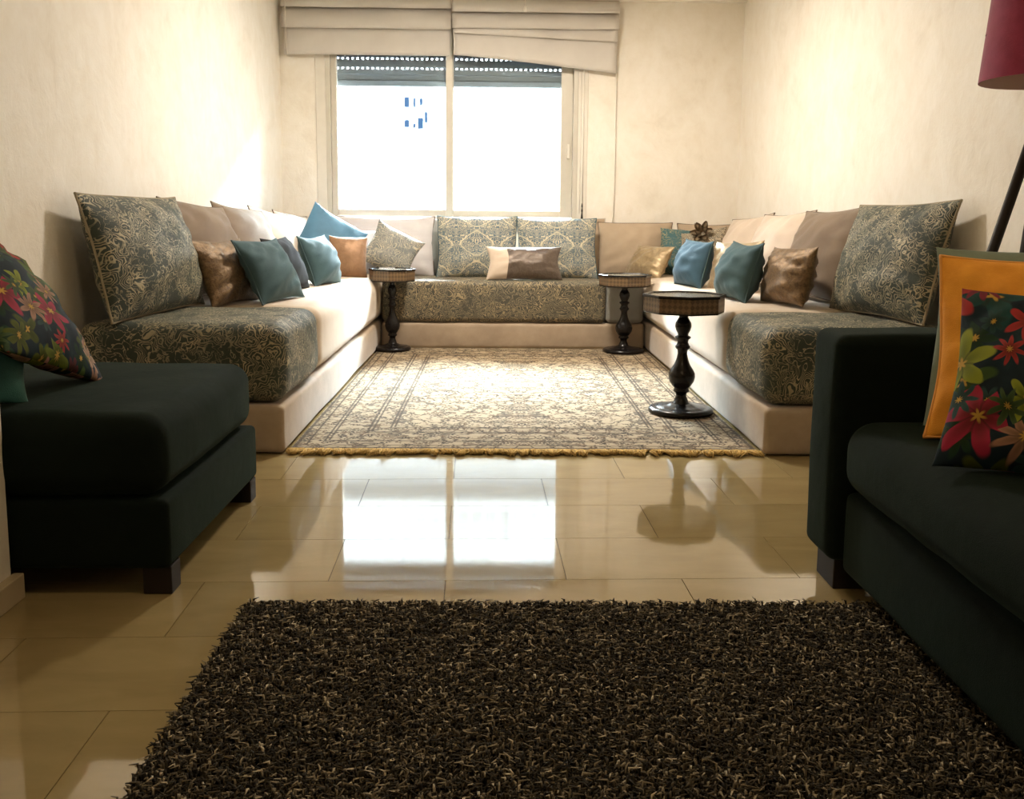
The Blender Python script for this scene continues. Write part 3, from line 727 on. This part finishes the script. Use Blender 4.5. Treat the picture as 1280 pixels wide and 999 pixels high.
t1 = make_table('black turned pedestal table with octagonal top nearest on patterned rug')
t2 = copy_tree(t1); t2['label'] = 'pedestal table at the far right corner beside the window sofa'
t3 = copy_tree(t1); t3['label'] = 'pedestal table at the far left corner beside the window sofa'
t1.location = (.865, 4.225, .012); t2.location = (.858, 6.16, .012); t3.location = (-.705, 6.18, .012)
t2.scale = (.93, .93, .945); t3.scale = (.82, .82, .99)

# ------------------------------------------------------------------ tripod lamp
lp = tag(empty('floor_lamp', (1.582, 2.66, 0)), 'tripod floor lamp with magenta drum shade behind green sofa', 'lamp')
bm = bmesh.new(); n = 40; rings = []
for r, z in ((.198, 1.315), (.170, 1.66), (.167, 1.66), (.195, 1.315)):
    rings.append([bm.verts.new((r*math.cos(2*math.pi*k/n), r*math.sin(2*math.pi*k/n), z)) for k in range(n)])
for a, b in ((0, 1), (1, 2), (2, 3), (3, 0)):
    for k in range(n):
        f = bm.faces.new((rings[a][k], rings[a][(k+1) % n], rings[b][(k+1) % n], rings[b][k])); f.material_index = 1 if a == 2 else 0
sh = from_bm('lamp_shade', bm, 'shade', lp, True); sh.data.materials.append(MT['shadein'])
try: sh.data.set_sharp_from_angle(angle=R(40))
except Exception: pass
lathe('bulb_socket', [(.018, 1.27), (.02, 1.30), (.018, 1.36), (.012, 1.39), (.03, 1.42), (.034, 1.45), (.02, 1.485)], 'lacquer', lp, 16)
lathe('hub', [(.045, 1.20), (.05, 1.21), (.05, 1.26), (.03, 1.28)], 'wood', lp, 20)
for az, rd in ((176, .36), (218, .27), (58, .28)):
    a = R(az); bm = bmesh.new()
    p0 = Vector((.03*math.cos(a), .03*math.sin(a), 1.24)); p1 = Vector((rd*math.cos(a), rd*math.sin(a), .006))
    tube_bm(bm, [p0, p0.lerp(p1, .5), p1], .015, 10, .015)
    from_bm('leg', bm, 'wood', lp, True)
bm = bmesh.new()
for k in range(3):
    a = R(120*k+40); tube_bm(bm, [(0.018*math.cos(a), .018*math.sin(a), 1.38), (.188*math.cos(a), .188*math.sin(a), 1.45)], .003, 5)
from_bm('shade_spider', bm, 'lacquer', lp, True)

# ------------------------------------------------------------------ rugs
RX0, RX1, RY0, RY1 = -.805, 1.03, 3.53, 6.31
rg = box('persian_rug', -(RX1-RX0)/2, (RX1-RX0)/2, -(RY1-RY0)/2, (RY1-RY0)/2, 0, .011, rug_mat(RX1-RX0, RY1-RY0), None, .003)
rg.location = ((RX0+RX1)/2, (RY0+RY1)/2, .001)
tag(rg, 'cream patterned rug with yellow fringe between the sofas', 'rug')

def strands(name, base, tip, wid, tone, mat, parent=None, mid=None):
    """many curved yarns as thin three-sided spikes: base, mid and tip arrays (n,3)"""
    n = len(base); ax = tip-base
    ln = np.linalg.norm(ax, axis=1, keepdims=True); ax = ax/np.maximum(ln, 1e-6)
    ref = np.tile(np.array([[.31, .95, .05]]), (n, 1)); s = np.cross(ax, ref); s /= np.linalg.norm(s, axis=1, keepdims=True); t = np.cross(ax, s)
    if mid is None: mid = (base+tip)/2
    w_ = np.asarray(wid).reshape(-1, 1); V = []
    for c_, f_ in ((base, .8), (mid, 1.0), (tip, .45)):
        for k in range(3):
            a = 2*math.pi*k/3
            V.append(c_+(s*math.cos(a)+t*math.sin(a))*w_*f_)
    V = np.stack(V, 1).reshape(-1, 3)
    fq = []
    for q in (0, 3):
        for k in range(3): fq.append([q+k, q+(k+1) % 3, q+3+(k+1) % 3, q+3+k])
    fq = np.array(fq)
    quads = (np.arange(n)[:, None, None]*9+fq[None]).reshape(-1, 4)
    tris = (np.arange(n)[:, None]*9+np.array([[6, 7, 8]])).reshape(-1, 3)
    me = bpy.data.meshes.new(name)
    me.vertices.add(len(V)); me.vertices.foreach_set('co', V.astype(np.float32).ravel())
    loops = np.concatenate([quads.ravel(), tris.ravel()]); me.loops.add(len(loops)); me.loops.foreach_set('vertex_index', loops.astype(np.int32))
    st = np.concatenate([np.arange(len(quads))*4, len(quads)*4+np.arange(len(tris))*3]).astype(np.int32)
    me.polygons.add(len(st)); me.polygons.foreach_set('loop_start', st)
    me.update(calc_edges=True); me.validate()
    at = me.color_attributes.new('tone', 'FLOAT_COLOR', 'POINT')
    colr = np.repeat(np.concatenate([tone, np.ones((n, 1))], 1), 9, 0).astype(np.float32); at.data.foreach_set('color', colr.ravel())
    me.shade_smooth()
    return tag(link(name, me, mat, parent), kind='stuff')

rng = np.random.default_rng(5)
def fringe(y, sgn, n=2600):
    nc = 90; cl = rng.integers(0, nc, n); cx = np.linspace(-(RX1-RX0)/2+.012, (RX1-RX0)/2-.012, nc)+rng.normal(0, .003, nc)
    lean = rng.normal(0, .016, nc); long = rng.uniform(.05, .092, nc)
    x = cx[cl]+rng.normal(0, .0055, n); W = np.stack
    base = W([x, np.full(n, y), rng.uniform(.004, .010, n)], 1)
    tip = base+W([lean[cl]+rng.normal(0, .005, n), sgn*long[cl]*rng.uniform(.6, 1.05, n), rng.uniform(-.004, -.001, n)], 1)
    tip[:, 2] = rng.uniform(.003, .011, n)
    mid = (base+tip)/2+W([rng.normal(0, .010, n), np.zeros(n), rng.uniform(.001, .006, n)], 1)
    k = rng.uniform(.6, 1.25, (n, 1)); tone = np.array([[.56, .37, .12]])*k
    return strands('fringe', base, tip, rng.uniform(.002, .0036, n), tone, 'fringe', rg, mid)
L2 = (RY1-RY0)/2
fringe(-L2+.002, -1)

SX0, SX1, SY0, SY1 = -.575, 1.30, .85, 2.045
sg = box('shag_rug', -(SX1-SX0)/2, (SX1-SX0)/2, -(SY1-SY0)/2, (SY1-SY0)/2, 0, .008, 'jute', None, .002)
sg.location = ((SX0+SX1)/2, (SY0+SY1)/2, .001)
tag(sg, 'dark brown and grey shag rug in the foreground', 'rug')
n = 95000
hx, hy = (SX1-SX0)/2, (SY1-SY0)/2
bx_ = rng.uniform(-hx, hx, n); by_ = rng.uniform(-hy, hy, n)
base = np.stack([bx_, by_, np.full(n, .006)], 1)
ang = rng.uniform(0, 2*np.pi, n); le = np.abs(rng.normal(.013, .005, n)); hh = rng.uniform(.014, .027, n)
tip = base+np.stack([np.cos(ang)*le, np.sin(ang)*le, hh], 1)
mid = base+np.stack([np.cos(ang)*le*.25, np.sin(ang)*le*.30, hh*1.02], 1)
pal = np.array([[.016, .013, .008], [.032, .026, .016], [.080, .064, .040], [.20, .165, .108], [.40, .34, .24]])
ch_i = rng.choice(5, n, p=[.22, .30, .27, .15, .06])
tone = pal[ch_i]*rng.uniform(.75, 1.25, (n, 1))
strands('pile', base, tip, rng.uniform(.0018, .0032, n), tone, 'shag', sg, mid)
